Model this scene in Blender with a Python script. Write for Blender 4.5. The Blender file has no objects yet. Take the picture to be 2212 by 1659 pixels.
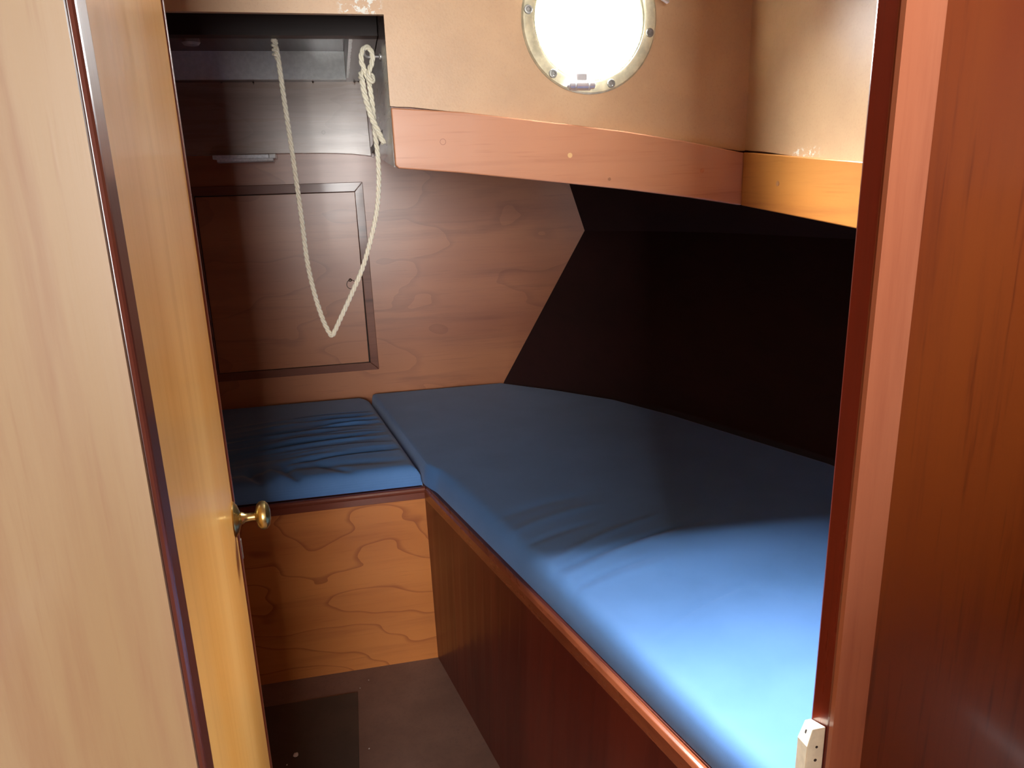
import bpy, bmesh, math, random
from mathutils import Vector, Matrix
random.seed(7)
C = bpy.context.scene.collection
sc = bpy.context.scene
PI = math.pi

# ------------------------------------------------------------------ camera
cam_data = bpy.data.cameras.new('camera')
cam = bpy.data.objects.new('camera', cam_data); C.objects.link(cam)
cam_data.sensor_width = 36.0
cam_data.lens = 1600.0 / 2212.0 * 36.0
cam_data.clip_start = 0.01
r0, r1, r2 = (0.97733853, -0.20944209, -0.03071501), (0.08493316, 0.25507897, 0.96318279), (-0.19389627, -0.94396437, 0.26708708)
cam.matrix_world = Matrix(((r0[0], r1[0], r2[0], 0.0), (r0[1], r1[1], r2[1], 0.0), (r0[2], r1[2], r2[2], 1.4), (0, 0, 0, 1)))
sc.camera = cam

# ------------------------------------------------------------------ world, lights, exposure
world = bpy.data.worlds.new('world'); sc.world = world; world.use_nodes = True
wn = world.node_tree.nodes; wn['Background'].inputs[0].default_value = (0.86, 0.93, 1.0, 1); wn['Background'].inputs[1].default_value = 6.0

def area(name, loc, target, sx, sy, power, col=(1, 1, 1), shape='RECTANGLE'):
    l = bpy.data.lights.new(name, 'AREA'); l.shape = shape; l.size = sx; l.size_y = sy; l.energy = power; l.color = col
    o = bpy.data.objects.new(name, l); C.objects.link(o); o.location = loc
    o.rotation_euler = (Vector(target) - Vector(loc)).to_track_quat('-Z', 'Y').to_euler()
    return o
# daylight through the porthole in the front of the coachroof
pd = area('porthole_daylight', (0.465, 1.49, 1.68), (0.05, 0.80, 1.34), 0.34, 0.34, 8.0, (0.95, 0.98, 1.0), 'DISK'); pd.data.spread = math.radians(150)
# the brighter part of the sky, high up ahead of the boat, reaching the mattress through the same porthole
hs = area('high_sky_daylight', (0.43, 1.480, 1.81), (0.43, 0.80, 0.63), 0.34, 0.34, 42.0, (0.95, 0.98, 1.0), 'DISK'); hs.data.spread = math.radians(80)
# daylight coming down the companionway at the stern, behind the camera
area('companionway_daylight', (-0.17, -2.10, 1.41), (-0.07, 0.6, 1.33), 0.66, 1.08, 50.0, (1.0, 0.97, 0.92))
sc.view_settings.view_transform = 'Standard'; sc.view_settings.look = 'None'
sc.view_settings.exposure = 1.0; sc.view_settings.gamma = 1.0
sc.view_settings.use_curve_mapping = False

# ------------------------------------------------------------------ materials
def new_mat(name):
    m = bpy.data.materials.new(name); m.use_nodes = True
    nt = m.node_tree; b = nt.nodes['Principled BSDF']
    return m, nt, b
def setin(b, k, v):
    if k in b.inputs: b.inputs[k].default_value = v
def mathn(nt, op, a, b=None, c=None, clamp=False):
    n = nt.nodes.new('ShaderNodeMath'); n.operation = op; n.use_clamp = clamp
    for i, v in enumerate((a, b, c)):
        if v is None: continue
        if isinstance(v, (int, float)): n.inputs[i].default_value = v
        else: nt.links.new(v, n.inputs[i])
    return n.outputs[0]
def mixc(nt, fac, a, b, mode='MIX'):
    n = nt.nodes.new('ShaderNodeMix'); n.data_type = 'RGBA'; n.blend_type = mode
    if isinstance(fac, (int, float)): n.inputs[0].default_value = fac
    else: nt.links.new(fac, n.inputs[0])
    for k, v in ((6, a), (7, b)):
        if isinstance(v, tuple): n.inputs[k].default_value = (v[0], v[1], v[2], 1)
        else: nt.links.new(v, n.inputs[k])
    return n.outputs[2]
def noise(nt, vec, scale, detail=4, rough=0.55):
    n = nt.nodes.new('ShaderNodeTexNoise'); n.inputs['Scale'].default_value = scale
    n.inputs['Detail'].default_value = detail; n.inputs['Roughness'].default_value = rough
    nt.links.new(vec, n.inputs['Vector']); return n.outputs['Fac']
def mapping(nt, scale, rot=(0, 0, 0), loc=(0, 0, 0)):
    t = nt.nodes.new('ShaderNodeTexCoord'); mp = nt.nodes.new('ShaderNodeMapping')
    mp.inputs['Scale'].default_value = scale; mp.inputs['Rotation'].default_value = rot; mp.inputs['Location'].default_value = loc
    nt.links.new(t.outputs['Object'], mp.inputs['Vector']); return mp.outputs['Vector']
def ramp(nt, fac, stops):
    n = nt.nodes.new('ShaderNodeMapRange'); n.interpolation_type = 'SMOOTHSTEP'
    n.inputs[1].default_value, n.inputs[2].default_value, n.inputs[3].default_value, n.inputs[4].default_value = stops
    nt.links.new(fac, n.inputs[0]); return n.outputs[0]
AX = {'x': 0, 'y': 1, 'z': 2}
def wood(name, light, mid, dark, grain='z', rough=0.3, coat=0.3, figure=0.0, fig_scale=2.2, bands=14, seed=0.0, streak=1.0, rot=(0, 0, 0), coat_rough=0.12, pores=0.35, band_w=1.0, coat_ior=1.5):
    m, nt, b = new_mat(name)
    s = [26.0, 26.0, 26.0]; s[AX[grain]] = 1.6
    v = mapping(nt, tuple(s), rot, (seed, seed * 1.7, seed * 0.6))
    n1 = noise(nt, v, 1.0, 6, 0.6)
    s2 = [160.0, 160.0, 160.0]; s2[AX[grain]] = 7.0
    n2 = noise(nt, mapping(nt, tuple(s2), rot, (seed, 1, 2)), 1.0, 3, 0.6)
    s3 = [5.5, 5.5, 5.5]; s3[AX[grain]] = 0.9
    n3 = noise(nt, mapping(nt, tuple(s3), rot, (seed * 2, 3, seed)), 1.0, 3, 0.5)
    a = mixc(nt, ramp(nt, n3, (0.33, 0.68, 0, 1)), light, mid)
    a = mixc(nt, mathn(nt, 'MULTIPLY', ramp(nt, n1, (0.48, 0.74, 0, 1)), 0.75 * streak), a, dark)
    a = mixc(nt, mathn(nt, 'MULTIPLY', ramp(nt, n2, (0.55, 0.8, 0, 1)), pores), a, dark)
    if figure > 0:
        s4 = [1.0 * fig_scale, 1.0 * fig_scale, 1.0 * fig_scale]; s4[AX[grain]] *= 0.42
        v4 = mapping(nt, tuple(s4), rot, (seed + 4, seed, 2))
        n4 = noise(nt, v4, 1.0, 3.5, 0.42)
        w = mathn(nt, 'FRACT', mathn(nt, 'MULTIPLY', n4, bands))
        ln = ramp(nt, w, (0.0, 0.22 * band_w, 1, 0))
        ln2 = ramp(nt, w, (0.45, 1.0, 0, 1))
        a = mixc(nt, mathn(nt, 'MULTIPLY', ln, figure), a, dark)
        a = mixc(nt, mathn(nt, 'MULTIPLY', ln2, figure * 0.45), a, light)
    nt.links.new(a, b.inputs['Base Color'])
    rr = mathn(nt, 'ADD', mathn(nt, 'MULTIPLY', n1, 0.16), rough - 0.08)
    nt.links.new(rr, b.inputs['Roughness'])
    setin(b, 'Coat Weight', coat); setin(b, 'Coat Roughness', coat_rough); setin(b, 'Coat IOR', coat_ior); setin(b, 'Specular IOR Level', 0.4)
    bp = nt.nodes.new('ShaderNodeBump'); bp.inputs['Strength'].default_value = 0.12; bp.inputs['Distance'].default_value = 0.0006
    nt.links.new(n2, bp.inputs['Height']); nt.links.new(bp.outputs[0], b.inputs['Normal'])
    return m
def plain(name, col, rough=0.5, metal=0.0, var=0.12, scale=30, coat=0.0, bump=0.0):
    m, nt, b = new_mat(name)
    n = noise(nt, mapping(nt, (1, 1, 1)), scale, 5, 0.6)
    d = tuple(c * (1 - var * 2) for c in col); l = tuple(min(1, c * (1 + var)) for c in col)
    nt.links.new(mixc(nt, ramp(nt, n, (0.3, 0.7, 0, 1)), d, l), b.inputs['Base Color'])
    setin(b, 'Roughness', rough); setin(b, 'Metallic', metal); setin(b, 'Coat Weight', coat)
    if bump:
        bp = nt.nodes.new('ShaderNodeBump'); bp.inputs['Strength'].default_value = bump; bp.inputs['Distance'].default_value = 0.001
        nt.links.new(n, bp.inputs['Height']); nt.links.new(bp.outputs[0], b.inputs['Normal'])
    return m

M = {}
M['bulkhead'] = wood('varnished_plywood', (0.50, 0.185, 0.075), (0.38, 0.125, 0.05), (0.22, 0.06, 0.024), 'x', 0.34, 0.5, 0.3, 2.6, 9, 1.3, 0.6, coat_rough=0.3, band_w=0.7, coat_ior=1.7)
M['seat_ply'] = wood('varnished_seat_plywood', (0.52, 0.185, 0.045), (0.42, 0.135, 0.03), (0.22, 0.05, 0.012), 'x', 0.36, 0.3, 0.6, 2.6, 17, 6.1, 0.4, band_w=0.6)
M['fascia'] = wood('varnished_fascia_mahogany', (0.50, 0.235, 0.125), (0.44, 0.18, 0.085), (0.28, 0.09, 0.04), 'x', 0.38, 0.2, 0, seed=2.2, streak=0.5)
M['fascia_side'] = wood('varnished_side_fascia_mahogany', (0.40, 0.165, 0.035), (0.34, 0.115, 0.02), (0.18, 0.05, 0.01), 'y', 0.4, 0.2, 0, seed=3.2, streak=0.6)
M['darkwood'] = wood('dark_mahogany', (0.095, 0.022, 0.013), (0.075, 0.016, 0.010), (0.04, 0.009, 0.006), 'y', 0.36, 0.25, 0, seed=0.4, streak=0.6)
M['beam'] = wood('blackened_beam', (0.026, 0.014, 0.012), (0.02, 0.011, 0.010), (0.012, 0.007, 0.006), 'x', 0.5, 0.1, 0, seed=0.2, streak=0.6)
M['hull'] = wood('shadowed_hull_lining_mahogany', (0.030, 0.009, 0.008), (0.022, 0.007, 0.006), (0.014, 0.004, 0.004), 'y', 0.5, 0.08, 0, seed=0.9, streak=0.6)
M['berth'] = wood('berth_side_mahogany', (0.13, 0.022, 0.012), (0.09, 0.015, 0.009), (0.05, 0.008, 0.005), 'z', 0.36, 0.25, 0, seed=6.4, streak=0.6)
M['rail'] = wood('berth_rail_mahogany', (0.30, 0.085, 0.035), (0.20, 0.05, 0.02), (0.10, 0.022, 0.01), 'y', 0.28, 0.5, 0, seed=7.7, streak=0.7)
M['seatrail'] = wood('seat_rail_mahogany', (0.16, 0.04, 0.022), (0.12, 0.028, 0.016), (0.06, 0.014, 0.008), 'x', 0.22, 0.6, 0, seed=8.7, streak=0.5)
M['left_panel'] = wood('lit_tone_veneer', (0.25, 0.17, 0.10), (0.205, 0.125, 0.06), (0.17, 0.08, 0.04), 'z', 0.40, 0.45, 0, seed=9.1, streak=0.9, pores=0.45)  # paler than the right bulkhead: stronger light and gloss put into the colour
M['door'] = wood('honey_veneer', (0.78, 0.42, 0.12), (0.70, 0.33, 0.07), (0.46, 0.17, 0.04), 'z', 0.34, 0.25, 0, seed=4.5, streak=0.35, pores=0.2)
M['door_pale'] = wood('pale_worn_lipping', (0.62, 0.40, 0.26), (0.55, 0.32, 0.19), (0.40, 0.2, 0.10), 'z', 0.3, 0.5, 0, seed=4.9, streak=0.5)
M['door_dark'] = wood('dark_door_lipping', (0.24, 0.07, 0.03), (0.17, 0.045, 0.02), (0.09, 0.02, 0.012), 'z', 0.3, 0.4, 0, seed=4.1, streak=0.5)
M['reveal'] = wood('dark_jamb_mahogany', (0.10, 0.024, 0.014), (0.075, 0.018, 0.011), (0.04, 0.01, 0.006), 'z', 0.3, 0.45, 0, seed=1.9, streak=0.5)
M['right_panel'] = wood('red_mahogany_veneer', (0.21, 0.047, 0.008), (0.15, 0.025, 0.006), (0.07, 0.010, 0.003), 'z', 0.40, 0.12, 0.0, seed=11.2, streak=1.0, pores=0.6)
M['right_trim'] = wood('salmon_mahogany_trim', (0.47, 0.175, 0.095), (0.40, 0.125, 0.06), (0.27, 0.07, 0.035), 'z', 0.40, 0.15, 0, seed=12.2, streak=0.8)
M['right_reveal'] = wood('red_jamb_mahogany', (0.22, 0.03, 0.013), (0.17, 0.022, 0.01), (0.09, 0.012, 0.006), 'z', 0.28, 0.5, 0, seed=13.2, streak=0.4)
M['upper_board'] = wood('varnished_deck_beam', (0.42, 0.27, 0.19), (0.34, 0.19, 0.13), (0.17, 0.085, 0.055), 'x', 0.28, 1.0, 0.2, 3, 7, 14.0, 0.8, coat_rough=0.34, coat_ior=1.65)
M['cheek'] = wood('varnished_carlin', (0.20, 0.11, 0.075), (0.16, 0.085, 0.06), (0.10, 0.045, 0.03), 'y', 0.28, 0.6, 0, seed=15.0, streak=0.4, coat_rough=0.2)
M['white_paint'] = plain('white_gloss_paint', (0.84, 0.86, 0.84), 0.25, 0, 0.05, 60, 0.4, 0.5)
M['brass'] = plain('polished_brass', (0.52, 0.40, 0.17), 0.3, 1.0, 0.12, 60)
M['old_brass'] = plain('tarnished_brass', (0.62, 0.58, 0.40), 0.42, 0.5, 0.15, 40)
M['screw'] = plain('grey_screw_metal', (0.30, 0.30, 0.28), 0.4, 0.7, 0.1, 90)
M['steel'] = plain('bright_steel', (0.6, 0.6, 0.61), 0.35, 0.8, 0.04, 50)
M['iron'] = plain('dark_ring_metal', (0.09, 0.07, 0.055), 0.4, 0.8, 0.1, 50)
M['rope'] = plain('cream_rope_fibre', (0.86, 0.80, 0.64), 0.7, 0, 0.05, 400)
M['nylon'] = plain('cream_nylon', (0.84, 0.79, 0.62), 0.4, 0, 0.06, 70)
M['hole'] = plain('dark_recess', (0.03, 0.02, 0.015), 0.8, 0, 0.05, 40)
M['lampbody'] = plain('lamp_aluminium', (0.80, 0.81, 0.82), 0.35, 0.1, 0.08, 120)
M['lampglass'] = plain('ribbed_diffuser', (0.8, 0.8, 0.78), 0.3, 0, 0.08, 200)
M['knobplastic'] = plain('smoked_plastic', (0.42, 0.41, 0.39), 0.3, 0, 0.1, 30, 0.3)
M['fleck'] = plain('white_paint_fleck', (0.8, 0.84, 0.85), 0.5, 0, 0.03, 40)
M['plug_light'] = plain('pale_wood_plug', (0.66, 0.42, 0.18), 0.5, 0, 0.05, 200)
M['plug_dark'] = plain('dark_wood_plug', (0.30, 0.13, 0.06), 0.5, 0, 0.05, 200)
M['plug_same'] = plain('mahogany_plug', (0.47, 0.18, 0.075), 0.45, 0, 0.06, 200)

def lining_material():
    m, nt, b = new_mat('tan_painted_lining')
    v = mapping(nt, (1, 1, 1))
    n1 = noise(nt, v, 9, 6, 0.6); n2 = noise(nt, v, 260, 3, 0.6); n3 = noise(nt, v, 45, 5, 0.65)
    a = mixc(nt, ramp(nt, n1, (0.3, 0.7, 0, 1)), (0.47, 0.30, 0.165), (0.53, 0.345, 0.19))
    a = mixc(nt, mathn(nt, 'MULTIPLY', ramp(nt, n2, (0.5, 0.7, 0, 1)), 0.16), a, (0.34, 0.2, 0.1))
    a = mixc(nt, mathn(nt, 'MULTIPLY', ramp(nt, n3, (0.62, 0.75, 0, 1)), 0.3), a, (0.36, 0.24, 0.14))
    # chipped paint patches low on the side wall and above the opening
    geo = nt.nodes.new('ShaderNodeTexCoord'); sep = nt.nodes.new('ShaderNodeSeparateXYZ'); nt.links.new(geo.outputs['Object'], sep.inputs[0])
    def near(o, c, r):
        d = mathn(nt, 'ABSOLUTE', mathn(nt, 'SUBTRACT', o, c))
        return ramp(nt, d, (r * 0.6, r, 1, 0))
    chip = ramp(nt, noise(nt, v, 95, 4, 0.7), (0.53, 0.58, 0, 1))
    m1 = mathn(nt, 'MULTIPLY', near(sep.outputs[1], 1.178, 0.05), near(sep.outputs[2], 1.424, 0.014))
    m1 = mathn(nt, 'MULTIPLY', m1, near(sep.outputs[0], 0.757, 0.03))
    m2 = mathn(nt, 'MULTIPLY', near(sep.outputs[0], 0.045, 0.04), near(sep.outputs[2], 1.686, 0.018))
    mm = mathn(nt, 'MULTIPLY', mathn(nt, 'MAXIMUM', m1, m2), chip)
    a = mixc(nt, mathn(nt, 'MULTIPLY', mm, 0.8), a, (0.66, 0.72, 0.68))
    nt.links.new(a, b.inputs['Base Color']); setin(b, 'Roughness', 0.42); setin(b, 'Coat Weight', 0.12); setin(b, 'Coat Roughness', 0.3)
    bp = nt.nodes.new('ShaderNodeBump'); bp.inputs['Strength'].default_value = 0.25; bp.inputs['Distance'].default_value = 0.0006
    nt.links.new(n2, bp.inputs['Height']); nt.links.new(bp.outputs[0], b.inputs['Normal'])
    return m
M['lining'] = lining_material()
def fabric_material():
    m, nt, b = new_mat('blue_canvas')
    v = mapping(nt, (1, 1, 1))
    n1 = noise(nt, v, 5, 5, 0.6)
    wa = nt.nodes.new('ShaderNodeTexWave'); wa.inputs['Scale'].default_value = 260; wa.inputs['Distortion'].default_value = 1.2; wa.bands_direction = 'X'
    wb = nt.nodes.new('ShaderNodeTexWave'); wb.inputs['Scale'].default_value = 260; wb.inputs['Distortion'].default_value = 1.2; wb.bands_direction = 'Y'
    for w in (wa, wb): nt.links.new(v, w.inputs['Vector'])
    weave = mathn(nt, 'MULTIPLY', wa.outputs['Fac'], wb.outputs['Fac'])
    a = mixc(nt, ramp(nt, n1, (0.3, 0.7, 0, 1)), (0.078, 0.200, 0.46), (0.094, 0.228, 0.52))
    a = mixc(nt, mathn(nt, 'MULTIPLY', weave, 0.25), a, (0.14, 0.31, 0.64))
    nt.links.new(a, b.inputs['Base Color']); setin(b, 'Roughness', 0.75); setin(b, 'Sheen Weight', 0.25); setin(b, 'Sheen Roughness', 0.4)
    setin(b, 'Specular IOR Level', 0.3)
    bp = nt.nodes.new('ShaderNodeBump'); bp.inputs['Strength'].default_value = 0.15; bp.inputs['Distance'].default_value = 0.0004
    nt.links.new(weave, bp.inputs['Height']); nt.links.new(bp.outputs[0], b.inputs['Normal'])
    return m
M['fabric'] = fabric_material()
def floor_material(name, a0, a1):
    m, nt, b = new_mat(name)
    v = mapping(nt, (1, 1, 1)); n1 = noise(nt, v, 7, 6, 0.65); n2 = noise(nt, v, 120, 4, 0.6); n3 = noise(nt, v, 22, 5, 0.7)
    a = mixc(nt, ramp(nt, n1, (0.3, 0.7, 0, 1)), a0, a1)
    a = mixc(nt, mathn(nt, 'MULTIPLY', ramp(nt, n2, (0.5, 0.75, 0, 1)), 0.3), a, tuple(c * 0.6 for c in a0))
    a = mixc(nt, mathn(nt, 'MULTIPLY', ramp(nt, n3, (0.6, 0.75, 0, 1)), 0.3), a, tuple(c * 0.5 for c in a0))
    nt.links.new(a, b.inputs['Base Color']); setin(b, 'Roughness', 0.55)
    return m
M['floor'] = floor_material('worn_brown_floor_paint', (0.17, 0.10, 0.078), (0.22, 0.13, 0.10))
M['hatchfloor'] = floor_material('dark_hatch_board', (0.06, 0.044, 0.036), (0.08, 0.055, 0.044))
def glass_material():
    m, nt, b = new_mat('porthole_glass')
    nt.nodes.remove(b); out = nt.nodes['Material Output']
    t = nt.nodes.new('ShaderNodeBsdfTransparent'); g = nt.nodes.new('ShaderNodeBsdfGlossy'); g.inputs['Roughness'].default_value = 0.02
    lw = nt.nodes.new('ShaderNodeLayerWeight'); lw.inputs[0].default_value = 0.5
    f5 = mathn(nt, 'ADD', mathn(nt, 'MULTIPLY', mathn(nt, 'POWER', lw.outputs['Facing'], 5.0), 0.6), 0.04)
    mx = nt.nodes.new('ShaderNodeMixShader'); nt.links.new(f5, mx.inputs[0]); nt.links.new(t.outputs[0], mx.inputs[1]); nt.links.new(g.outputs[0], mx.inputs[2])
    nt.links.new(mx.outputs[0], out.inputs['Surface']); return m
M['glass'] = glass_material()

# ------------------------------------------------------------------ mesh helpers
def link(name, me, mat, parent=None, smooth=False, bevel=0.0, seg=2, auto=35):
    if mat is not None: me.materials.append(M[mat])
    o = bpy.data.objects.new(name, me); C.objects.link(o)
    if smooth:
        me.shade_smooth(); me.set_sharp_from_angle(angle=math.radians(auto))
    if bevel > 0:
        md = o.modifiers.new('bevel', 'BEVEL'); md.width = bevel; md.segments = seg; md.limit_method = 'ANGLE'; md.angle_limit = math.radians(40)
        md.harden_normals = False
    if parent is not None:
        o.parent = parent
        o.matrix_parent_inverse = Matrix.Translation(-parent.location)   # part coordinates stay in room metres
    return o
def finish(name, bm, mat, parent=None, **kw):
    bmesh.ops.recalc_face_normals(bm, faces=bm.faces[:])
    me = bpy.data.meshes.new(name); bm.to_mesh(me); bm.free()
    return link(name, me, mat, parent, **kw)
def prism_bm(bm, loops, to3, vec):
    """filled outline (first loop) with holes, pushed along vec"""
    edges = []
    for lp in loops:
        vs = [bm.verts.new(to3(*p)) for p in lp]
        edges += [bm.edges.new((vs[i], vs[(i + 1) % len(vs)])) for i in range(len(vs))]
    if len(loops) == 1:
        fs = [bm.faces.new([e.verts[0] for e in edges])] if False else [bm.faces.new(vs)]
    else:
        r = bmesh.ops.triangle_fill(bm, use_beauty=True, edges=edges)
        fs = [g for g in r['geom'] if isinstance(g, bmesh.types.BMFace)]
    ex = bmesh.ops.extrude_face_region(bm, geom=fs, use_keep_orig=True)
    nv = [g for g in ex['geom'] if isinstance(g, bmesh.types.BMVert)]
    bmesh.ops.translate(bm, vec=Vector(vec), verts=nv)
def prism(name, loops, to3, vec, mat, parent=None, **kw):
    bm = bmesh.new(); prism_bm(bm, loops, to3, vec); return finish(name, bm, mat, parent, **kw)
def xz(y): return lambda a, b: (a, y, b)
def yz(x): return lambda a, b: (x, a, b)
def xy(z): return lambda a, b: (a, b, z)
def box_bm(bm, a, b):
    prism_bm(bm, [[(a[0], a[1]), (b[0], a[1]), (b[0], b[1]), (a[0], b[1])]], xy(a[2]), (0, 0, b[2] - a[2]))
def box(name, a, b, mat, parent=None, **kw):
    bm = bmesh.new(); box_bm(bm, a, b); return finish(name, bm, mat, parent, **kw)
def frame_of(axis):
    w = Vector(axis).normalized(); u = w.orthogonal().normalized(); return u, w.cross(u), w
def lathe_bm(bm, prof, origin, axis, n=40):
    u, v, w = frame_of(axis); o = Vector(origin); rings = []
    for r, h in prof:
        if r <= 1e-6: rings.append([bm.verts.new(o + w * h)])
        else: rings.append([bm.verts.new(o + w * h + u * (r * math.cos(2 * PI * k / n)) + v * (r * math.sin(2 * PI * k / n))) for k in range(n)])
    for a, b in zip(rings, rings[1:]):
        for k in range(n):
            k2 = (k + 1) % n
            if len(a) == 1 and len(b) == 1: continue
            if len(a) == 1: bm.faces.new((a[0], b[k], b[k2]))
            elif len(b) == 1: bm.faces.new((a[k], a[k2], b[0]))
            else: bm.faces.new((a[k], a[k2], b[k2], b[k]))
def lathe(name, prof, origin, axis, mat, parent=None, n=40, **kw):
    bm = bmesh.new(); lathe_bm(bm, prof, origin, axis, n); kw.setdefault('smooth', True); return finish(name, bm, mat, parent, **kw)
def sweep_bm(bm, pts, prof, up=(0, 0, 1), closed=False, caps=True):
    """prof: (side, up) points swept along pts; side = tangent x up"""
    up = Vector(up); pts = [Vector(p) for p in pts]; rings = []; n = len(pts)
    for i, p in enumerate(pts):
        if closed: t = pts[(i + 1) % n] - pts[i - 1]
        else: t = pts[min(i + 1, n - 1)] - pts[max(i - 1, 0)]
        t.normalize(); s = t.cross(up).normalized(); q = s.cross(t).normalized()
        rings.append([bm.verts.new(p + s * a + q * b) for a, b in prof])
    m = len(prof)
    for i in range(n if closed else n - 1):
        a, b = rings[i], rings[(i + 1) % n]
        for k in range(m): bm.faces.new((a[k], a[(k + 1) % m], b[(k + 1) % m], b[k]))
    if caps and not closed: bm.faces.new(rings[0]); bm.faces.new(rings[-1])
def circ(r, n=10): return [(r * math.cos(2 * PI * k / n), r * math.sin(2 * PI * k / n)) for k in range(n)]
def tube_bm(bm, pts, r, n=10, closed=False):
    pts = [Vector(p) for p in pts]
    m = len(pts); rings = []; u = None
    for i, p in enumerate(pts):
        t = (pts[(i + 1) % m] - pts[i - 1]) if closed else pts[min(i + 1, m - 1)] - pts[max(i - 1, 0)]
        t.normalize()
        u = t.orthogonal().normalized() if u is None else (u - t * u.dot(t)).normalized()
        v = t.cross(u); rr = r[i] if isinstance(r, list) else r
        rings.append([bm.verts.new(p + u * (rr * math.cos(2 * PI * k / n)) + v * (rr * math.sin(2 * PI * k / n))) for k in range(n)])
    for i in range(m if closed else m - 1):
        a, b = rings[i], rings[(i + 1) % m]
        for k in range(n): bm.faces.new((a[k], a[(k + 1) % n], b[(k + 1) % n], b[k]))
    if not closed: bm.faces.new(rings[0]); bm.faces.new(rings[-1])
def empty(name, loc):
    o = bpy.data.objects.new(name, None); C.objects.link(o); o.location = loc; o.empty_display_size = 0.05; return o
def tag(o, label, cat, group=None):
    o['label'] = label; o['category'] = cat
    if group: o['group'] = group
    return o
def struct(o, label=None, cat=None):
    o['kind'] = 'structure'
    if label: o['label'] = label
    if cat: o['category'] = cat
    return o
def lerp_tab(t, tab):
    if t <= tab[0][0]: return tab[0][1]
    for (a, b), (c, d) in zip(tab, tab[1:]):
        if t <= c: return b + (d - b) * (t - a) / (c - a)
    return tab[-1][1]

# ------------------------------------------------------------------ setting
YB = 2.78          # forward bulkhead
YC = 1.38          # front wall of the coachroof
YA = 0.46          # bulkhead with the doorway (after face)
XL = -0.62
struct(box('floor', (XL, YA - 2.7, -0.03), (0.56, 2.0, 0.0), 'floor'), 'brown worn cabin floor running forward to the seat locker', 'floor')
bulk = [(XL, 0.0), (0.25, 0.0), (0.5415, 0.63), (0.875, 1.199), (0.812, 1.385), (0.80, 1.48), (0.105, 1.56), (0.105, 1.829), (XL, 1.829)]
struct(prism('wall_forward', [bulk], xz(YB), (0, 0.02, 0), 'bulkhead'), 'varnished plywood bulkhead at the far end of the cabin', 'wall')

# hull lining on the right: stations from the bow bulkhead aft
bm = bmesh.new()
st = []
ys = [2.80, 2.60, 2.41, 2.19, 1.972, 1.67, 1.40, 1.10, 0.75, 0.44]
xl = [0.525, 0.735, 0.906, 1.025, 1.12, 1.2516, 1.315, 1.36, 1.39, 1.40]
for y, x in zip(ys, xl):
    ch = 0.30 - 0.10 * (2.8 - y) / 2.3; off = 0.335 - 0.11 * (2.8 - y) / 2.3
    st.append([(x - 0.012, y, 0.46), (x, y, 0.63), (x + off, y, 1.199), (x + off - 0.063, y, 1.385), (x + off - 0.075, y, 1.50)])
rows = [[bm.verts.new(p) for p in s] for s in st]
rows2 = [[bm.verts.new((p[0] + 0.02, p[1], p[2])) for p in s] for s in st]
for rr in (rows, rows2):
    for a, b in zip(rr, rr[1:]):
        for k in range(4): bm.faces.new((a[k], a[k + 1], b[k + 1], b[k]))
for k in (0, 4):
    for i in range(len(rows) - 1): bm.faces.new((rows[i][k], rows[i + 1][k], rows2[i + 1][k], rows2[i][k]))
for e in (0, -1):
    for k in range(4): bm.faces.new((rows[e][k], rows[e][k + 1], rows2[e][k + 1], rows2[e][k]))
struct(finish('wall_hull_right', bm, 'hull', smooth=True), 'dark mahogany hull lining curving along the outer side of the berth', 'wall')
# foredeck seen from below (right of the hatch well) and side deck
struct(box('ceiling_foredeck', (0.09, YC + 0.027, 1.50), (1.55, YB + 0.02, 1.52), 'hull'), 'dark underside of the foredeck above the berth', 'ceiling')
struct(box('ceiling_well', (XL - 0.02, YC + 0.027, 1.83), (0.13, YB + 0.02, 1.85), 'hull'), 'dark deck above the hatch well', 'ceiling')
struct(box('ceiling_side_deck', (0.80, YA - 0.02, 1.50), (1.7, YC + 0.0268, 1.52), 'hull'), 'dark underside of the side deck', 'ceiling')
struct(box('wall_left', (XL - 0.02, YA, 0), (XL, YB + 0.02, 1.98), 'bulkhead'), 'left side of the sleeping cabin behind the open door', 'wall')

# coachroof front wall with opening on the left and the porthole hole
PX, PZ = 0.443, 1.667
hole = [(PX + 0.104 * math.cos(2 * PI * k / 64), PZ + 0.104 * math.sin(2 * PI * k / 64)) for k in range(64)]
def gap1(x):   # sprung edge of the lining above the fascia, open at both ends
    g = 0.0
    if x < 0.19: g = 0.0034 * (1 - abs((x - 0.115) / 0.075)) if x > 0.09 else 0.003
    if x > 0.69: g = 0.003 * (x - 0.69) / 0.06
    return g + 0.0006
ftop = [(0.0835, 1.5235), (0.2089, 1.5150), (0.3121, 1.5025), (0.411, 1.4905), (0.510, 1.4775), (0.62, 1.4595), (0.7505, 1.4340)]
fbot = [(0.0900, 1.4235), (0.2, 1.4125), (0.3091, 1.3992), (0.4100, 1.3866), (0.5111, 1.3735), (0.64, 1.3545), (0.7505, 1.3358)]
low = [(x, lerp_tab(x, ftop) + gap1(x)) for x in [0.083 + (0.757 - 0.083) * i / 60 for i in range(61)]]
front = low + [(0.757, 1.98), (XL, 1.98), (XL, 1.672), (-0.2, 1.6725), (0.083, 1.6715)]
struct(prism('wall_front', [front, hole], xz(YC - 0.006), (0, 0.012, 0), 'lining'), 'tan front wall of the coachroof around the porthole', 'wall')
back = [(0.0856, 1.434), (0.095, 1.427), (0.755, 1.345), (0.777, 1.345), (0.777, 1.98), (XL, 1.98), (XL, 1.705), (0.0856, 1.705)]
hole2 = [(PX + 0.104 * math.cos(2 * PI * k / 64), PZ + 0.104 * math.sin(2 * PI * k / 64)) for k in range(64)]
struct(prism('wall_front_core', [back, hole2], xz(YC + 0.0065), (0, 0.020, 0), 'door_dark'), 'brown structural board behind the tan front lining', 'wall')
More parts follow.
